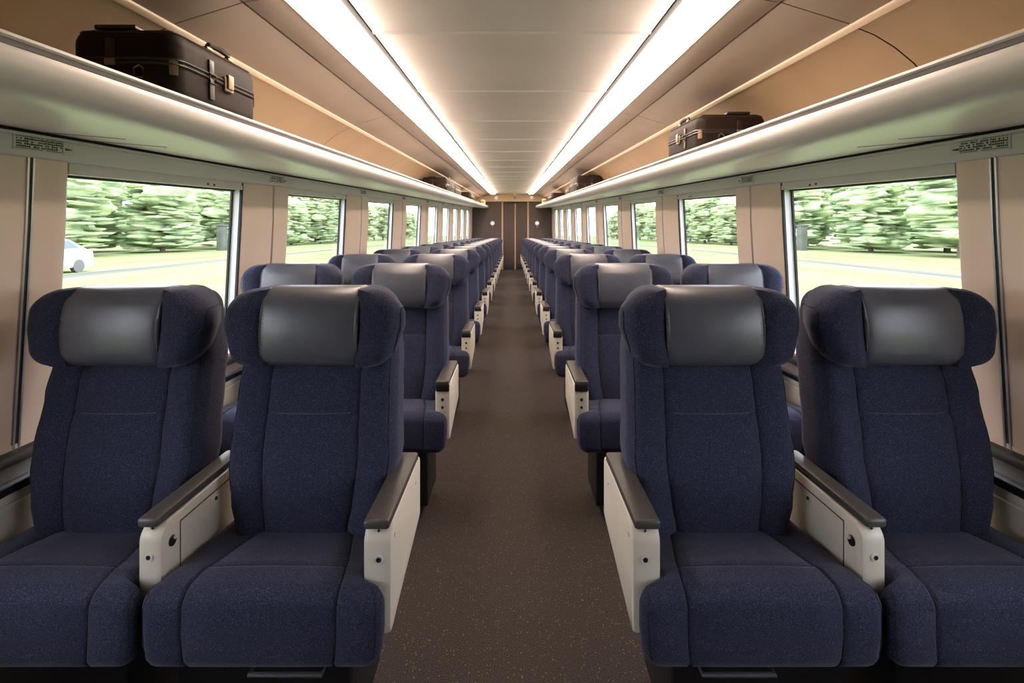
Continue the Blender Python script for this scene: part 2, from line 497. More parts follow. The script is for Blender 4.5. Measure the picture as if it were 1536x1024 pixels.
        gk = MB(); slab(gk, 1.447, 1.457, b-.020, b-.003, LEDGE-.02, WZ_TOP+.045); slab(gk, 1.494, 1.503, b-.030, b-.017, LEDGE-.02, WZ_TOP)
        slab(gk, 1.485, 1.51, a+.004, b-.018, ('u', WZ_TOP-.004), WZ_TOP+.004)
        bw(gk, 'gasket', 'gasket')
        gl = MB(); slab(gl, 1.498, 1.504, a, b-.004, LEDGE-.02, WZ_TOP+.02); bw(gl, 'glass', 'glass')
        st = MB()
        ym = a+.70*(b-a)
        for dy in (0, .05):
            st.disc((sx*1.449, ym+dy, Uz(.143, ym)), (-sx, 0, 0), .0055, .004)
        bw(st, 'screw', 'black')

# rear wall of the coach behind the viewpoint and end wall -----------------
struct(MB().box(-1.56, 1.56, Y0-.1, Y0, -.06, 2.1).build('wall_rear', 'endwall'))
DC = .115; DH = .43; DT = Uz(.0, D_END)
DT = 2.41
ew = MB()
ew.box(-1.5, DC-DH-.05, D_END, D_END+.12, 0, DT+.05)
ew.box(DC+DH+.05, 1.5, D_END, D_END+.12, 0, DT+.05)
ew.box(-1.5, 1.5, D_END+.02, D_END+.12, DT, 2.9)
struct(ew.build('wall_end', 'endwall'))
# tan transom over the door, curved forward at its top
tp = roundpoly([(D_END-.09, DT+.03), (D_END-.03, DT+.36), (D_END+.03, DT+.36), (D_END+.03, DT+.03)], [.03, .01, 0, 0], 3)
tr = struct(MB().prism(tp, -1.3, 1.3, 'x').build('trim_9', 'transom'))
d = struct(empty('door_1', (DC, D_END, 0)))
def bd(mb, nm, m):
    mb.v = [tuple(Vector(v)-Vector(d.location)) for v in mb.v]; return mb.build(nm, m, d)
for q in (-1, 1):
    x0, x1 = sorted((DC+q*.018, DC+q*(DH+.03)))
    lf = bd(MB().box(x0, x1, D_END+.03, D_END+.07, -.01, DT, .006), 'door_leaf', 'door')
    bd(MB().box(x0+.02, x1-.02, D_END+.02, D_END+.035, .02, .22, .004), 'kick_plate', 'dark')
    x0, x1 = sorted((DC+q*(DH+.0), DC+q*(DH+.062)))
    bd(MB().box(x0, x1, D_END-.02, D_END+.1, 0, DT+.03, .008), 'jamb', 'jamb')
bd(MB().box(DC-.022, DC+.022, D_END+.015, D_END+.06, -.01, DT, .005), 'centre_seal', 'jamb')
bd(MB().box(DC-DH, DC+DH, D_END-.01, D_END+.1, DT-.03, DT+.03, .005), 'head_rail', 'black')
# three round fittings on the transom
for i, (px, nm) in enumerate(((-.56, 'where the left light strip ends'), (.10, 'above the middle of the end door'), (.70, 'where the right light strip ends'))):
    e = empty('ceiling_spotlight', (px, D_END-.085, DT+.17))
    tag(e, 'small round pale fitting on the tan transom, '+nm, 'lamp', 'round fittings above the end door')
    MB().disc((0, .045, 0), (0, -1, 0), .085, .05, 20).build('housing', 'panel', e)
    MB().disc((0.0, -.004, .0), (0, -1, 0), .055, .008, 18).build('lens', 'whiteglass' if i != 1 else 'jamb', e)
e = empty('ceiling_sensor', (.10, D_END-.55, Uz(.708, D_END-.55)))
tag(e, 'tiny white dome on the ceiling just before the end door', 'sensor')
v = MB(); v.tube([(0, 0, .004), (0, 0, -.012), (0, 0, -.03), (0, 0, -.038)], [.06, .06, .045, .015], 14); v.build('dome', 'whiteglass', e)
for px, zz, lab in ((-.70, 1.66, 'white oval glow standing for a reflection on the dark end wall, beside the left door jamb'), (.90, 1.66, 'white oval glow standing for a reflection on the dark end wall, beside the right door jamb')):
    e = empty('wall_lamp', (px, D_END, zz)); tag(e, lab, 'lamp', 'oval reflection glows on the end wall')  # glowing body in place of a reflection, not a real lamp
    MB().box(-.03, .03, -.04, .0, -.16, .10, .01).build('bracket', 'steel', e)
    t = MB(); vs, fs = rbox(edge_lines(.075, .0595, 5, []), edge_lines(.06, .0595, 5, []), edge_lines(.07, .0595, 5, []), .0595)
    t.add([(x, y-.09, z) for x, y, z in vs], fs); t.build('glow_body', 'wall_glow', e)

# ------------------------------------------------------------------ luggage racks
rack_prof = [(1.425, .262), (.89, .285), (.874, .292), (.868, .306), (.860, .312), (.852, .309), (.850, .303), (.8555, .299), (.8555, .288), (.845, .284),
             (.838, .270), (.838, .252), (.846, .232), (.862, .218), (.888, .210), (.93, .209), (1.05, .216), (1.425, .2475)]
for sx in (-1, 1):
    e = empty('luggage_rack', (sx*1.1, 8, Uz(.25, 8)))
    tag(e, 'long white overhead luggage rack above the %s-side windows, rounded front lip' % SIDE[sx], 'rack', 'overhead luggage racks')
    def br(mb, nm, m, label=None):
        mb.v = [tuple(Vector(v)-Vector(e.location)) for v in mb.v]; return mb.build(nm, m, e, label)
    br(sweep(rack_prof, Y0, D_END-.12, nseg=1, sx=sx, smooth=True), 'shelf', 'rack')
    br(sweep([(.8565, .2995), (.8535, .2985), (.8535, .2885), (.8565, .2875)], Y0, D_END-.13, sx=sx), 'lip_groove', 'groovegrey', 'grey groove along the lip')
    for yj in (1.52, 1.70, 3.3, 5.15, 6.97, 8.8):
        br(sweep([(1.16, .2240), (1.40, .2442), (1.40, .247), (1.16, .228)], yj, yj+.0035, sx=sx), 'panel_joint', 'groove')

# small printed seat number labels on the header
def seat_sign(sx, yc, wd, label, seed):
    rnd = random.Random(seed)
    z = Uz(.2085, yc)
    e = empty('seat_number_label', (sx*1.4135, yc, z)); e.scale = (1, 1, 1.22); tag(e, label, 'sign', 'printed labels on the header')
    def Q(y0, y1, z0, z1, t0, t1):
        vs = [(sx*-t, yy, zz+S*yy) for t in (t0, t1) for yy in (y0, y1) for zz in (z0, z1)]
        return vs, [(0, 1, 3, 2), (4, 6, 7, 5), (0, 4, 5, 1), (2, 3, 7, 6), (0, 2, 6, 4), (1, 5, 7, 3)]
    p = MB(); p.add(*Q(-wd/2, wd/2, -.018, .018, -.003, .0015), False); p.build('plate', 'sticker', e)
    ink = MB(); y = -wd*.46
    # rows of tiny bars, then a framed block, then a small tapering mark
    while y < wd*.30:
        w = rnd.choice((.003, .004, .006))*wd/.2
        if rnd.random() < .86:
            for zz in (-.011, -.005, .001, .007):
                if rnd.random() < .82: ink.add(*Q(y, y+w, zz, zz+rnd.choice((.0035, .0045)), .001, .0024), False)
        y += w+.0022*wd/.2
    for a, b, c, dd in ((-wd*.47, -wd*.05, .0135, .0148), (-wd*.47, -wd*.05, -.0145, -.013), (wd*.02, wd*.31, .0135, .0148), (wd*.02, wd*.31, -.0145, -.013), (wd*.015, wd*.022, -.0145, .0148)):
        ink.add(*Q(a, b, c, dd, .001, .0024), False)
    for k in range(7):
        q = wd*(.33+.018*k); hh = .006-.0006*k
        ink.add(*Q(q, q+wd*.012, -.004-hh*.5, -.004+hh*.5, .001, .0024), False)
    ink.build('lettering', 'ink', e)
ORD = ['first', 'second', 'third', 'fourth', 'fifth', 'sixth', 'seventh', 'eighth', 'ninth', 'tenth', 'eleventh', 'twelfth', 'thirteenth', 'fourteenth', 'fifteenth']
for sx in (-1, 1):
    seat_sign(sx, 1.535, .20, 'large printed grey label on the %s header beside the nearest window pillar' % SIDE[sx], 3+sx)
    for k in range(1, 8):
        yc = .5*(WIN[k][1]+WIN[k+1][0])+.06
        seat_sign(sx, yc, .21, 'small printed grey label above the %s window pillar on the %s, counted from the front' % (ORD[k], SIDE[sx]), 10*k+sx)

# ------------------------------------------------------------------ suitcases
def piece_lines(h, r, n=4, mid=2): return edge_lines(h, r, n, [], mid)
def suitcase(name, label, cat, sx, y0, ln, wd, ht, m='case', front=.885, detail=True, rad=.035, group=None, yaw=0):
    """long side faces the aisle; x local runs towards the wall, y along the coach"""
    zc = Uz(.288, y0+ln/2)+.002
    e = empty(name, (sx*(front+wd/2), y0+ln/2, zc)); e.rotation_euler = (math.atan(S), 0, yaw)
    tag(e, label, cat, group)
    hx, hy, hz = wd/2, ln/2, ht/2
    split = .10*ht
    def B(mb, nm, mm, p=e):
        return mb.build(nm, mm, p) if sx > 0 else mb.flip().build(nm, mm, p)
    # body below and lid above a rim
    def shell(z0, z1, top):
        h = (z1-z0)/2
        vs, fs = rbox(piece_lines(hx, rad), piece_lines(hy, rad), piece_lines(h, min(rad, h*.9)), min(rad, h*.9))
        out = []
        for x, yv, z in vs:
            zz = z+(z0+z1)/2
            out.append((x, yv, zz))
        return MB().add(out, fs)
    zs = ht*.55
    def half(z0, z1, lower):
        # rounded in plan; only the outer end rounded in height
        rr = rad
        prof = []
        nlev = 6
        for k in range(nlev+1):
            a = k/nlev*PI/2
            prof.append((rr*(1-math.sin(a)), z0+rr*(1-math.cos(a)) if lower else z1-rr*(1-math.cos(a))))
        prof = [(i, z) for i, z in prof]
        prof.append((0, z1 if lower else z0))
        plan = []
        for cx, cy, a0 in ((hx-rr, hy-rr, 0), (-hx+rr, hy-rr, PI/2), (-hx+rr, -hy+rr, PI), (hx-rr, -hy+rr, 1.5*PI)):
            for k in range(6):
                a = a0+k/5*PI/2
                plan.append((cx, cy, math.cos(a), math.sin(a)))
        vs = []; n = len(plan)
        for i, z in prof:
            for cx, cy, c, s_ in plan: vs.append((cx+(rr-i)*c, cy+(rr-i)*s_, z))
        fs = [(r*n+k, r*n+(k+1) % n, (r+1)*n+(k+1) % n, (r+1)*n+k) for r in range(len(prof)-1) for k in range(n)]
        fs.append(tuple(range(n))); fs.append(tuple((len(prof)-1)*n+k for k in range(n)))
        return MB().add(vs, fs), plan
    lo, plan = half(0, zs-.003, True); B(lo, 'body', m)
    hi, _ = half(zs+.003, ht, False); B(hi, 'lid', m)
    ring = lambda off, z: [(cx+(rad+off)*c, cy+(rad+off)*s_, z) for cx, cy, c, s_ in plan]
    rim = MB(); rim.tube(ring(.0005, zs-.006), .0042, 6, True); rim.tube(ring(.0005, zs+.006), .0042, 6, True); rim.tube(ring(-.004, zs), .006, 6, True)
    B(rim, 'rim', 'caseedge')
    if not detail: return e
    pp = MB()
    ins = rad*.30; k45 = rad*.70
    for z in (ins, ht-ins): pp.tube(ring(-ins+.001, z), .0035, 6, True)
    B(pp, 'piping', 'caseedge')
    # corner caps at rim
    for cx, cy in ((-1, -1), (-1, 1), (1, -1), (1, 1)):
        c = MB(); pts = []
        a0 = math.atan2(cy, cx)
        for z in (zs-.034, zs+.008):
            for k in range(5):
                a = a0+(-.22+.44*k/4)
                pts.append((cx*(hx-rad)+(rad+.0035)*math.cos(a), cy*(hy-rad)+(rad+.0035)*math.sin(a), z))
        pts2 = [(p[0]*.985, p[1]*.99, p[2]) for p in pts]
        fs = [(k, k+1, 5+k+1, 5+k) for k in range(4)]+[(10+k+5, 10+k+6, 10+k+1, 10+k) for k in range(4)]
        fs += [(0, 5, 15, 10), (4, 14, 19, 9)]+[(k, 10+k, 11+k, k+1) for k in range(4)]+[(5+k, 6+k, 16+k, 15+k) for k in range(4)]
        c.add(pts+pts2, fs); B(c, 'corner_cap', 'brass')
    # latches and straps on the aisle face (x = -hx), handle on top edge
    for q in (.06,):
        l = MB(); yy = q*ln
        l.box(-hx-.008, -hx+.002, yy-.024, yy+.024, zs-.026, zs+.018, .004)
        l.box(-hx-.014, -hx-.004, yy-.015, yy+.015, zs-.018, zs+.026, .003)
        B(l, 'latch', 'brass')
    t = MB(); t.box(-hx-.005, -hx+.002, -.14*ln-.012, -.14*ln+.012, rad, zs-.006, .002); t.box(-hx-.005, -hx+.002, -.14*ln-.012, -.14*ln+.012, zs+.006, ht-rad, .002)
    B(t, 'strap', 'caseedge')
    b = MB(); b.tube([(-hx-.007, -.14*ln-.016, zs-.02), (-hx-.007, -.14*ln+.016, zs-.02), (-hx-.007, -.14*ln+.016, zs+.006), (-hx-.007, -.14*ln-.016, zs+.006)], .003, 6, True)
    B(b, 'buckle', 'brass')
    hd = MB()
    hd.tube([(-hx+.035, -.05*ln, ht-.002), (-hx+.03, -.04*ln, ht+.014), (-hx+.028, .08*ln, ht+.018), (-hx+.03, .20*ln, ht+.014), (-hx+.035, .21*ln, ht-.002)], [.008, .008, .009, .008, .008], 8)
    B(hd, 'handle', 'caseedge')
    for q in (-.05, .21):
        k = MB(); k.box(-hx+.022, -hx+.048, q*ln-.014, q*ln+.014, ht-.004, ht+.006, .003); B(k, 'handle_mount', 'brass')
    # end face (nearest the viewpoint): luggage tag, D ring, top strap
    g = MB(); g.tube([(-hx*.35, -hy-.004, zs-.012), (-hx*.35-.012, -hy-.006, zs-.02), (-hx*.35-.012, -hy-.006, zs-.044), (-hx*.35+.012, -hy-.006, zs-.044), (-hx*.35+.012, -hy-.006, zs-.02)], .0026, 6, True)
    B(g, 'ring', 'brass')
    g = MB(); g.box(hx*.18-.012, hx*.18+.012, -hy-.005, -hy+.002, zs+.006, ht-rad*.8, .002); g.box(hx*.18-.05, hx*.18+.06, -hy+.02, -hy+.06, ht-.003, ht+.010, .004)
    B(g, 'end_strap', 'caseedge')
    g = MB(); g.box(hx*.18-.014, hx*.18+.014, -hy-.008, -hy, zs-.012, zs+.006, .003); B(g, 'clasp', 'brass')
    return e

suitcase('suitcase', 'large dark brown suitcase with brass latches, nearest one on the left luggage rack', 'suitcase', -1, 1.335, .435, .285, .205, rad=.045)
suitcase('suitcase', 'dark brown suitcase with brass clasp, nearest one on the right luggage rack', 'suitcase', 1, 2.41, .49, .33, .190, rad=.045)
suitcase('suitcase', 'black-brown suitcase with pale corner, second on the left rack, halfway down the coach', 'suitcase', -1, 7.0, .95, .34, .22, 'case2', .90)
suitcase('suitcase', 'black-brown suitcase with pale corner, second on the right rack, halfway down the coach', 'suitcase', 1, 7.05, .85, .36, .25, 'case2', .90)
suitcase('travel_bag', 'grey canvas bag just behind the second suitcase on the left rack', 'bag', -1, 8.0, .95, .30, .19, 'bag', .89, False, .06)
suitcase('travel_bag', 'greyish bag just behind the second suitcase on the right rack', 'bag', 1, 7.95, .55, .28, .16, 'bag', .89, False, .06)
suitcase('travel_bag', 'small black bag near the far end of the left rack', 'bag', -1, 11.2, 1.0, .34, .20, 'case2', .90, False, .07)
suitcase('travel_bag', 'small black bag near the far end of the right rack', 'bag', 1, 11.6, 1.1, .34, .20, 'case2', .90, False, .07)
suitcase('travel_bag', 'tiny pale tan bag at the very end of the left rack', 'bag', -1, 16.4, .5, .16, .18, 'tanbag', .88, False, .05)
suitcase('travel_bag', 'tiny pale tan bag at the very end of the right rack', 'bag', 1, 14.6, .35, .14, .16, 'tanbag', .88, False, .05)

# ------------------------------------------------------------------ seats
# local frame: x towards the wall, y along the coach (front is -y), z up from the carpet
def seam_dip(x, c, w=.006, dep=.004):
    return dep*max(0, 1-abs(x-c)/w)

# --- cushion
CX, CY0, CY1, CZ0, CZ1 = .2700, -.328, .06, .335, .506
chx, chy, chz = CX, (CY1-CY0)/2, (CZ1-CZ0)/2; cyc, czc = (CY0+CY1)/2, (CZ0+CZ1)/2
CR = .037
def cushion_def(p, q):
    x, y, z = q.x, q.y+cyc, q.z+czc
    back = sstep(-.296, -.262, y)
    # seams: front |x|=.17 -> rear |x|=.11 ; grid seam column at .16
    k = 1.0
    top = max(0, min(1, (q.z+chz*.2)/(chz*.8)))
    # crown and dip
    z += (.010*(1-(x/CX)**2))*top
    z += top*lerp_tab([(-.33, .0), (-.25, .004), (-.20, -.004), (-.05, -.016), (.06, -.02)], y)
    y -= .006*math.cos(q.z/chz*PI/2)*(1-sstep(-.33, -.2, y))*(1-(x/CX)**2)
    ax = abs(x)
    d = seam_dip(ax, .16, .008, .005)
    if q.z > chz*.3: z -= d
    if q.y < -chy*.7: y += d
    if ax < .158 and q.z > chz*.5: z -= seam_dip(y, -.232, .009, .004)
    s_ = 1 if x > 0 else -1
    e = .16*(1.06-.36*sstep(-.31, .06, y))
    outer = CX*(1-back)+(CX*.875+s_*.022)*back
    x = x*e/.16 if ax < .16 else s_*(e+(outer-e)*(ax-.16)/(CX-.16))
    if z < CZ0+.06: x *= 1-.05*(1-(z-CZ0)/.06)*(1-back)
    return Vector((x, y, z))
cxs = edge_lines(chx, CR, 4, [s*v for s in (-1, 1) for v in (.152, .157, .16, .163, .168, .08)], 1)
cys = edge_lines(chy, CR, 5, [-.17+.0, -.098-.009+.0, -.098, -.098+.009, -.125, -.145]+[-.06, 0, .06], 1)
cys = edge_lines(chy, CR, 5, [(v-cyc) for v in (-.300, -.290, -.280, -.270, -.262, -.25, -.241, -.232, -.223, -.21, -.15, -.08)], 1)
czs = edge_lines(chz, CR, 4, [], 1)
def c_surf(x, y, z):   # point on the undeformed box -> final surface
    p = Vector((x, y, z)); return cushion_def(p, rpoint(p, (chx, chy, chz), CR))
def cushion_mb(): return MB().add(*rbox(cxs, cys, czs, CR, cushion_def))
def along(f, a, b, n): return [f(a+(b-a)*k/n) for k in range(n+1)]
def cushion_seams_mb():
    mb = MB()
    for s_ in (-1, 1):
        path = [c_surf(s_*.16, -chy, z) for z in [-.055+(.055+chz)*k/8 for k in range(9)]]+[c_surf(s_*.16, y, chz) for y in [-chy+(2*chy-.07)*k/16 for k in range(1, 17)]]
        mb.tube(path, .0016, 5)
    mb.tube([c_surf(x, -.232-cyc, chz) for x in [-.158+.316*k/12 for k in range(13)]], .0016, 5)
    # edge piping round the nose
    for s_ in (-1, 1):
        path = [c_surf(s_*(chx-.012), -chy, z) for z in [-.06+(.06+chz)*k/8 for k in range(9)]]
        path += [c_surf(s_*(chx-.012), y, chz) for y in [-chy+.055*k/6 for k in range(1, 7)]]
        mb.tube(path, .0014, 5)
    return mb

# --- backrest
BHX, BHZ, BR = .235, .35, .045
BZC = .78; BT = .075
bw_tab = [(.44, .185), (.50, .200), (.58, .222), (.68, .236), (.80, .230), (.93, .226), (1.02, .218), (1.13, .205)]
by_tab = [(.44, -.072), (.50, -.074), (.60, -.062), (.72, -.042), (.85, -.014), (.95, .014), (1.13, .04)]
bt_tab = [(.44, .15), (.7, .15), (.93, .145), (1.13, .11)]
def back_def(p, q):
    z = q.z+BZC; sx_ = lerp_tab(bw_tab, z)/BHX
    x = q.x*sx_
    t = (q.y+BT)/(2*BT)
    front = 1-t
    y = lerp_tab(by_tab, z)+t*lerp_tab(bt_tab, z)
    ax = abs(q.x)
    f = max(0, min(1, (front-.55)/.3))
    y -= f*(.014*sstep(.13, .18, ax)*(1-sstep(.2, .235, ax)))
    y -= f*(.010*(1-(ax/.13)**2) if ax < .13 else 0)
    y += f*seam_dip(ax, .13, .009, .006)
    if ax < .13: y += f*seam_dip(z, .80, .008, .004)
    return Vector((x, y, z))
bxs = edge_lines(BHX, BR, 4, [s*v for s in (-1, 1) for v in (.04, .08, .121, .126, .13, .134, .139, .16, .18)], 1)
bys = edge_lines(BT, BR, 4, [], 1)
bzs = edge_lines(BHZ, BR, 4, [.80-BZC+v for v in (-.008, -.004, 0, .004, .008)]+[-.3+.04*k for k in range(16)], 1)
def b_surf(x, y, z):
    p = Vector((x, y, z-BZC)); return back_def(p, rpoint(p, (BHX, BT, BHZ), BR))
def back_mb(): return MB().add(*rbox(bxs, bys, bzs, BR, back_def))
def back_seams_mb():
    mb = MB()
    for s_ in (-1, 1):
        mb.tube([b_surf(s_*.13, -BT, .47+.48*k/20) for k in range(21)], .0016, 5)
    return mb
def back_stitch_mb():
    return MB().tube([b_surf(x, -BT-.0, .80) for x in [-.129+.258*k/10 for k in range(11)]], .0012, 5)
def back_piping_mb(s_):
    mb = MB()
    if True:
        mb.tube([b_surf(s_*(BHX-.012), -BT, .46+.50*k/20) for k in range(21)], .0017, 5)
    return mb

# --- headrest pad (leather) and wings (fabric)
PHX, PHZ, PR = .133, .110, .050
PZC = 1.039; PY = .078
def pad_def(p, q):
    t = (q.y+PY)/(2*PY)
    z = q.z+PZC
    y = q.y+.028
    fr = max(0, 1-t*1.6)
    y -= fr*.020*math.cos(q.z/PHZ*PI/2)
    y += fr*.010*(q.z/PHZ)          # leans back a little
    x = q.x*(1+.0*q.z)
    y += fr*.010*(abs(q.x)/PHX)**3
    if abs(q.x) > .10: x += math.copysign(.004*math.cos(q.z/PHZ*PI/2), q.x)*0-math.copysign(.006, q.x)*(max(0, -q.z)/PHZ)*0
    return Vector((x-.0, y, z))
pxs = edge_lines(PHX, .010, 3, [s*v for s in (-1, 1) for v in (.03, .06, .09, .11)], 1)
pys = edge_lines(PY, PR, 4, [], 2); pzs = edge_lines(PHZ, PR, 4, [-.06, -.03, 0, .03, .06], 1)
def pad_round(p):
    # small radius at the sides, larger over the top and bottom
    q = Vector(p)
    iy = max(-PY+PR, min(PY-PR, q.y)); iz = max(-PHZ+PR, min(PHZ-PR, q.z))
    d = Vector((0, q.y-iy, q.z-iz))
    if d.length > 1e-9: d = d.normalized()*PR; q.y = iy+d.y; q.z = iz+d.z
    ax = abs(q.x)
    if ax > PHX-.010:
        t = (ax-(PHX-.010))/.010
        sh = 1-.010*(1-math.sqrt(max(0, 1-t*t)))/max(PY, PHZ)*1.0
        q.y *= 1-.010*(1-math.sqrt(max(0, 1-t*t)))/PY; q.z *= 1-.010*(1-math.sqrt(max(0, 1-t*t)))/PHZ
    return q
def pad_surf(x, y, z):
    p = Vector((x, y, z)); return pad_def(p, pad_round(p))
def pad_mb():
    return MB().add(*rbox(pxs, pys, pzs, 1e-6, lambda p, q: pad_def(p, pad_round(p))))
def pad_edge(x):
    P = [(-PY*.3, -PHZ)]+[(-PY, -PHZ+.004+(2*PHZ-.008)*k/14) for k in range(15)]+[(-PY+.004+(2*PY-.02)*k/8, PHZ) for k in range(9)]
    return [pad_surf(x, a, b) for a, b in P]
def pad_piping_mb(s_):
    mb = MB()
    if True: mb.tube(pad_edge(s_*(PHX-.002)), .0030, 6)
    return mb
def pad_stitch_mb(s_):
    mb = MB()
    if True:
        pts = pad_edge(s_*(PHX-.012))
        # dashes
        dense = []
        for a, b in zip(pts, pts[1:]):
            n = max(1, int((b-a).length/.004))
            dense += [a.lerp(b, k/n) for k in range(n)]
        for k in range(0, len(dense)-1, 2): mb.tube([dense[k], dense[k+1]], .0008, 4)
    return mb

WHX, WHY, WHZ, WR = .064, .100, .112, .052
WXC, WYC, WZC = .1865, .043, 1.036
def wing_def(s_):
    def f(p, q):
        k = 1-sstep(0, .55, max(0.0, (p.x+WHX)/(2*WHX)))     # the edge against the pad stays square in outline
        q = Vector((q.x+(p.x-q.x)*k*.8, q.y, q.z+(p.z-q.z)*k*.8))
        u = max(0.0, (q.x+WHX)/(2*WHX))           # 0 at pad, 1 outside
        z = q.z
        if z > 0: z -= .048*(u**2.6)*(z/WHZ)
        else: z += .024*(u**2.2)*(-z/WHZ)+.004*(1-u)
        y = q.y+WYC
        fr = max(0, -q.y/WHY)
        y -= fr*.010*math.sin(u*PI)
        y += .014*(z/WHZ)*fr             # leans with the back
        y += .03*fr*sstep(.75, 1.0, u)*.5
        x = q.x
        # inner side stays full where it meets the pad
        x += WXC
        # slightly narrower below
        if q.z < 0: x -= .027*(-q.z/WHZ)*u
        x -= .042*sstep(-.45, 1.0, q.y/WHY)*u
        return Vector((s_*x, y, z+WZC))
    return f
wxs = piece_lines(WHX, WR, 5, 2); wys = piece_lines(WHY, WR, 5, 3); wzs = piece_lines(WHZ, WR, 5, 3)
def wing_mb(s_): return MB().add(*rbox(wxs, wys, wzs, WR, wing_def(s_)))
def wing_piping_mb(s_):
    pts = []; h = (WHX, WHY, WHZ); f = wing_def(s_)
    for k in range(40):
        a = 2*PI*k/40
        # loop on the outer side
        yy = .78*WHY*max(-1, min(1, 1.25*math.cos(a))); zz = .80*WHZ*max(-1, min(1, 1.25*math.sin(a)))
        p = Vector((WHX, yy, zz)); pts.append(f(p, rpoint(p, h, WR)))
    return MB().tube(pts, .0022, 5, True)

# --- armrests (box section panels with a soft pad)
def arm_body_mb(x0, x1, low_front, low_rear, yf=-.272, yr=.10):
    poly = roundpoly([(yf, low_front), (yf, .598), (yf+.026, .624), (yr, .627), (yr, low_rear)], [.01, .014, .012, .0, .02], 3)
    return MB().prism(poly, x0, x1, 'x', .011)
def arm_pad_mb(x0, x1, yf=-.272, yr=.085, zb=.622):
    poly = roundpoly([(yf-.004, zb), (yf-.006, zb+.022), (yr, zb+.024), (yr, zb)], [.006, .009, .006, .002], 3)
    return MB().prism(poly, x0+.004, x1-.002, 'x', .007)
def screw_mb(c, n, r): return MB().disc(c, n, r, .003, 16)
def screw_hole_mb(c, n, r):
    c = Vector(c)+Vector(n)*.0005; return MB().disc(c, n, r, .0032, 12)

AX0, AX1 = -.2785, -.2125       # aisle armrest
MX0, MX1 = .254, .311            # armrest between the two seats
def make_seat(flip, aisle, firstrow):
    F = (lambda mb: mb.flip()) if flip else (lambda mb: mb)
    fx = -1 if flip else 1
    e = empty('train_seat')
    cu = F(cushion_mb()).build('seat_cushion', 'fabric', e)
    F(cushion_seams_mb()).build('seam', 'seam', cu)
    ba = F(back_mb()).build('backrest', 'fabric', e)
    F(back_seams_mb()).build('seam', 'seam', ba)
    F(back_stitch_mb()).build('stitching', 'thread', ba)
    [F(back_piping_mb(q)).build('piping', 'seam', ba) for q in (-1, 1)]
    hp = F(pad_mb()).build('headrest_pad', 'leather', e, 'charcoal leather headrest pad')
    [F(pad_piping_mb(q)).build('piping', 'padedge', hp) for q in (-1, 1)]
    if firstrow: [F(pad_stitch_mb(q)).build('stitching', 'stitch', hp) for q in (-1, 1)]
    for s_ in (-1, 1):
        w = F(wing_mb(s_)).build('headrest_wing', 'fabric', e)
        F(wing_piping_mb(s_)).build('piping', 'seam', w)
    # base: solid black box that also stands in for the shade under the seat
    F(MB().box(-.17, .255, -.215, .05, .05, .352, .01)).build('seat_frame_shade', 'black', e)
    for q in (-.10, .17):
        F(MB().prism([(-.20, 0), (.06, 0), (.03, .075), (-.14, .075)], q-.03, q+.03, 'x', .004)).build('leg', 'dark', e)
    if firstrow and aisle:
        b = MB(); b.tube([(-.13, -.205, .325), (-.13, -.306, .318), (.03, -.306, .318), (.03, -.205, .325)], .006, 8); F(b).build('release_bar', 'steel', e)
    if aisle:
        # aisle armrest
        ar = F(arm_body_mb(AX0, AX1, .378, .45)).build('armrest', 'panel', e, 'cream armrest panel beside the aisle')
        F(arm_pad_mb(AX0, AX1)).build('armrest_pad', 'pad', ar)
        c = (AX0+AX1)/2
        if firstrow:
            F(screw_mb((c-.004, -.272, .553), (0, -1, 0), .0105)).build('screw', 'screw', ar)
            F(screw_hole_mb((c-.004, -.272, .553), (0, -1, 0), .0058)).build('screw_hole', 'black', ar)
            F(screw_hole_mb((c-.002, -.262, .612), (0, -.7, .7), .003)).build('pin_hole', 'black', ar)
            F(screw_mb((AX0, -.24, .592), (-1, 0, 0), .006)).build('screw', 'screw', ar)
            F(screw_mb((AX0, .02, .585), (-1, 0, 0), .005)).build('screw', 'screw', ar)
        else:
            F(MB().box(AX0+.003, AX1-.003, -.277, -.262, .596, .628, .004)).build('pad_cap', 'black', ar)
            F(screw_hole_mb((c, -.272, .560), (0, -1, 0), .007)).build('pin_hole', 'black', ar)
            F(screw_hole_mb((c, -.272, .525), (0, -1, 0), .006)).build('pin_hole', 'black', ar)
        mr = F(arm_body_mb(MX0, MX1, .44, .44, yf=-.264)).build('armrest', 'panel', e, 'cream armrest panel between the pair of seats')
        F(arm_pad_mb(MX0+.002, MX1, yf=-.264, yr=.10)).build('armrest_pad', 'pad', mr)
        if firstrow:
            c = (MX0+MX1)/2
            F(screw_mb((c, -.264, .553), (0, -1, 0), .009)).build('screw', 'screw', mr)
            F(screw_hole_mb((c+.001, -.264, .553), (0, -1, 0), .0052)).build('screw_hole', 'black', mr)
            F(screw_hole_mb((c, -.252, .612), (0, -.7, .7), .0028)).build('pin_hole', 'black', mr)
            # seat-side hatch with lock and rear screw
            k = MB(); k.box(MX0-.0012, MX0+.001, -.198, .06, .598, .6012); k.box(MX0-.0012, MX0+.001, -.2, -.1975, .46, .6012)
            F(k).build('hatch_line', 'ledge', mr)
            F(screw_mb((MX0, -.228, .570), (-1, 0, 0), .0125)).build('lock', 'black', mr)
            F(screw_mb((MX0-.003, -.224, .576), (-1, 0, 0), .005)).build('lock_pin', 'screw', mr)
            F(screw_mb((MX0, -.055, .580), (-1, 0, 0), .010)).build('screw', 'screw', mr)
            F(screw_hole_mb((MX0-.002, -.055, .580), (-1, 0, 0), .005)).build('screw_hole', 'black', mr)
    return e

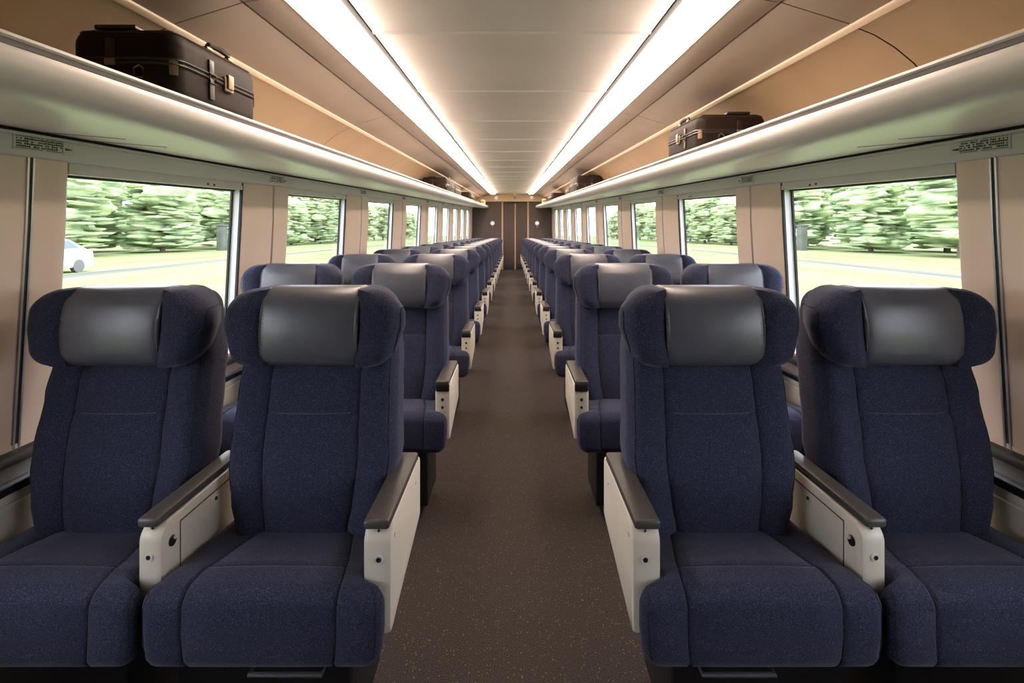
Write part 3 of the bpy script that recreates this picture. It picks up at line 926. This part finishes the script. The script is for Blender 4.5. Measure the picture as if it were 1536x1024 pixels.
ROW_Y = [1.434, 2.53, 3.70]+[3.70+1.16*k for k in range(1, 12)]
ROW_Y = [y for y in ROW_Y if y < D_END-1.0]
XA, XN = .555, 1.097
FROM = {0: 'in the front row', 1: 'in the second row', 2: 'in the third row'}
for sx in (-1, 1):
    fl_ = sx < 0
    for aisle in (True, False):
        protoA = make_seat(fl_, aisle, True)
        protoB = make_seat(fl_, aisle, False) if True else protoA
        for k, y in enumerate(ROW_Y):
            if k == 0: o = protoA
            elif k == 1: o = protoB
            else: o = copy_tree(protoB)
            o.location = (sx*(XA if aisle else XN), y, 0)
            nth = 'front' if k == 0 else ORD[k]
            if k == len(ROW_Y)-1: nth = 'last'
            if aisle:
                lab = 'navy aisle seat with cream armrests, %s row, on the %s of the aisle' % (nth, SIDE[sx])
            else:
                lab = 'navy window seat with leather headrest, %s row, against the %s wall' % (nth, SIDE[sx])
            tag(o, lab, 'seat', '%s seats on the %s' % ('aisle' if aisle else 'window', SIDE[sx]))

# ------------------------------------------------------------------ outdoors
GZ = CAMZ-1.6
g = MB(); 
g.box(1.9, 90, -30, 330, GZ-.2, GZ); g.box(-90, -1.9, -30, 330, GZ-.2, GZ); g.box(-1.9, 1.9, -30, 330, GZ-.3, GZ-.1)
go = struct(g.build('ground', 'grass'))
for sx in (-1, 1):
    pm = MB(); pts = []
    for k in range(30):
        y = -10+k*9
        xx = 15.2+2.2*math.sin(y*.035)
        pts.append((xx, y))
    vs = []
    for xx, yy in pts:
        for dx, dz in ((-.55, -.02), (-.45, .03), (.45, .03), (.55, -.02)): vs.append((sx*(xx+dx), yy, GZ+dz))
    fs = [(i*4+j, i*4+j+1, (i+1)*4+j+1, (i+1)*4+j) for i in range(len(pts)-1) for j in range(3)]
    o = pm.add(vs, fs, True).build('footpath', 'path'); struct(o)

def ico(n=2):
    import bmesh
    bm = bmesh.new(); bmesh.ops.create_icosphere(bm, subdivisions=n, radius=1)
    vs = [v.co.copy() for v in bm.verts]; fs = [tuple(v.index for v in f.verts) for f in bm.faces]; bm.free()
    return vs, fs
IV2, IV3 = ico(1), ico(3)
def crown_mb(seed, h, wx_, wy_, base):
    r = random.Random(seed); mb = MB()
    def blob(vf, cx, cy, z, ax_, ay, az, n_amp, tl):
        ph = r.random()*6; vs = []
        for v in vf[0]:
            n = 1+n_amp*math.sin(4*v.x+ph)*math.sin(4*v.y+ph*2)+n_amp*.6*math.sin(7*v.z+ph)
            vs.append((cx+v.x*ax_*n, cy+v.y*ay*n, z+v.z*az*n+v.y*ay*tl))
        mb.add(vs, vf[1], True)
    for big in (1, 0):
        for k in range(40 if big else 260):
            t = r.random()
            z = base+(.7 if big else .2)+(h-base-.7)*(t**.9)
            env = math.sqrt(max(.06, 1-((z-base-.40*(h-base))/((h-base)*.66))**2))
            a = r.random()*2*PI; q = math.sqrt(r.uniform(.0 if big else .5, 1))
            cx, cy = q*math.cos(a)*wx_*env, q*math.sin(a)*wy_*env
            if big: blob(IV3, cx*.75, cy*.8, z, r.uniform(.8, 1.2), r.uniform(1.6, 2.4), r.uniform(.4, .7), .2, r.uniform(-.05, .05))
            else: blob(IV2, cx, cy, z, r.uniform(.3, .5), r.uniform(.8, 1.9), r.uniform(.07, .16), .2, r.uniform(-.08, .08))
    return mb
crowns = [crown_mb(11, 7.4, 2.3, 2.9, .2).mesh('crown', 'foliage', 0), crown_mb(12, 8.4, 2.5, 2.7, .5).mesh('crown', 'foliage', 0), crown_mb(13, 6.6, 2.3, 3.0, .1).mesh('crown', 'foliage', 0)]
trunk = MB().tube([(0, 0, -.1), (.05, 0, 1.6), (0, .1, 4.2)], [.22, .17, .07], 8).mesh('trunk', 'trunk')
rt = random.Random(5)
for sx in (-1, 1):
    for X0, ya, yb in ((30.5, 25.0, 150), (37.0, 33.0, 200)):
        y = ya; k = 0 if X0 < 33 else 1
        while y < yb:
            X = X0+rt.uniform(-.5, .5)
            e = empty('tree', (sx*X, y, GZ)); s_ = rt.uniform(.92, 1.05)*(1.15 if X0 > 33 else 1)
            e.scale = (s_, s_, s_); e.rotation_euler = (0, 0, rt.choice((0, PI)))
            tag(e, 'leafy pale green tree in the rows beyond the grass outside the %s windows' % SIDE[sx], 'tree', 'trees outside the %s windows' % SIDE[sx])
            for nm, me in (('crown', crowns[k % 3]), ('trunk', trunk)):
                o = bpy.data.objects.new(nm, me); COL.objects.link(o); o.parent = e
            y += rt.uniform(8.8, 9.4)*(1 if y < 100 else 1.4)*(1.15 if X0 > 33 else 1); k += 1
    e = empty('concrete_post', (sx*27.2, 47.5, GZ)); tag(e, 'pale concrete post standing before the trees outside the %s windows' % SIDE[sx], 'post')
    MB().box(-.33, .33, -.33, .33, -.1, 2.3, .04).build('shaft', 'path', e); MB().box(-.40, .40, -.40, .40, 2.28, 2.42, .03).build('cap', 'path', e)

# white car out on the grass, left
e = empty('car', (-18.6, 19.5, GZ)); tag(e, 'white car parked on the grass outside the nearest window on the left', 'car')
cb = MB().prism(roundpoly([(-2.1, .2), (-2.1, .78), (-1.25, .92), (-.55, 1.38), (.85, 1.40), (1.65, .98), (2.05, .88), (2.1, .2)], [.1, .16, .2, .25, .25, .2, .15, .1], 4), -.82, .82, 'x', .08)
cb.build('body', 'carwhite', e)
for q in (-1, 1):
    MB().prism([(-1.02, .95), (-.5, 1.30), (.80, 1.31), (1.35, 1.0)], q*.80, q*.835, 'x').build('window', 'carglass', e)
for a in (-1.35, 1.3):
    for q in (-1, 1):
        w = MB(); w.tube([(q*.66, a, .27), (q*.83, a, .27)], .27, 18); w.build('wheel', 'steel', e)

# ------------------------------------------------------------------ light, world, camera
w = bpy.data.worlds.new('World'); scene.world = w; w.use_nodes = True
wt = NT(w); bg = wt.n['Background']; bg.inputs['Color'].default_value = (.92, .91, 1.04, 1); bg.inputs['Strength'].default_value = 5.8
sun = bpy.data.lights.new('sun', 'SUN'); sun.energy = 2.5; sun.angle = .25; sun.color = (1, .97, .9)
so = bpy.data.objects.new('sun', sun); COL.objects.link(so); so.rotation_euler = (math.radians(38), 0, 0); so.location = (0, 0, 20)

cam = bpy.data.cameras.new('camera'); co = bpy.data.objects.new('camera', cam); COL.objects.link(co)
co.location = (0, 0, CAMZ); co.rotation_euler = (PI/2, 0, 0)
cam.sensor_width = 36; cam.lens = 760/1536*36
cam.shift_y = -(512-350)/1536; cam.clip_start = .02; cam.clip_end = 600
scene.camera = co
vs_ = scene.view_settings
vs_.view_transform = 'Standard'; vs_.look = 'None'; vs_.gamma = 1; vs_.use_curve_mapping = False; vs_.exposure = 0.16
scene.cycles.use_denoising = True
scene.cycles.max_bounces = 8; scene.cycles.diffuse_bounces = 5; scene.cycles.transparent_max_bounces = 12
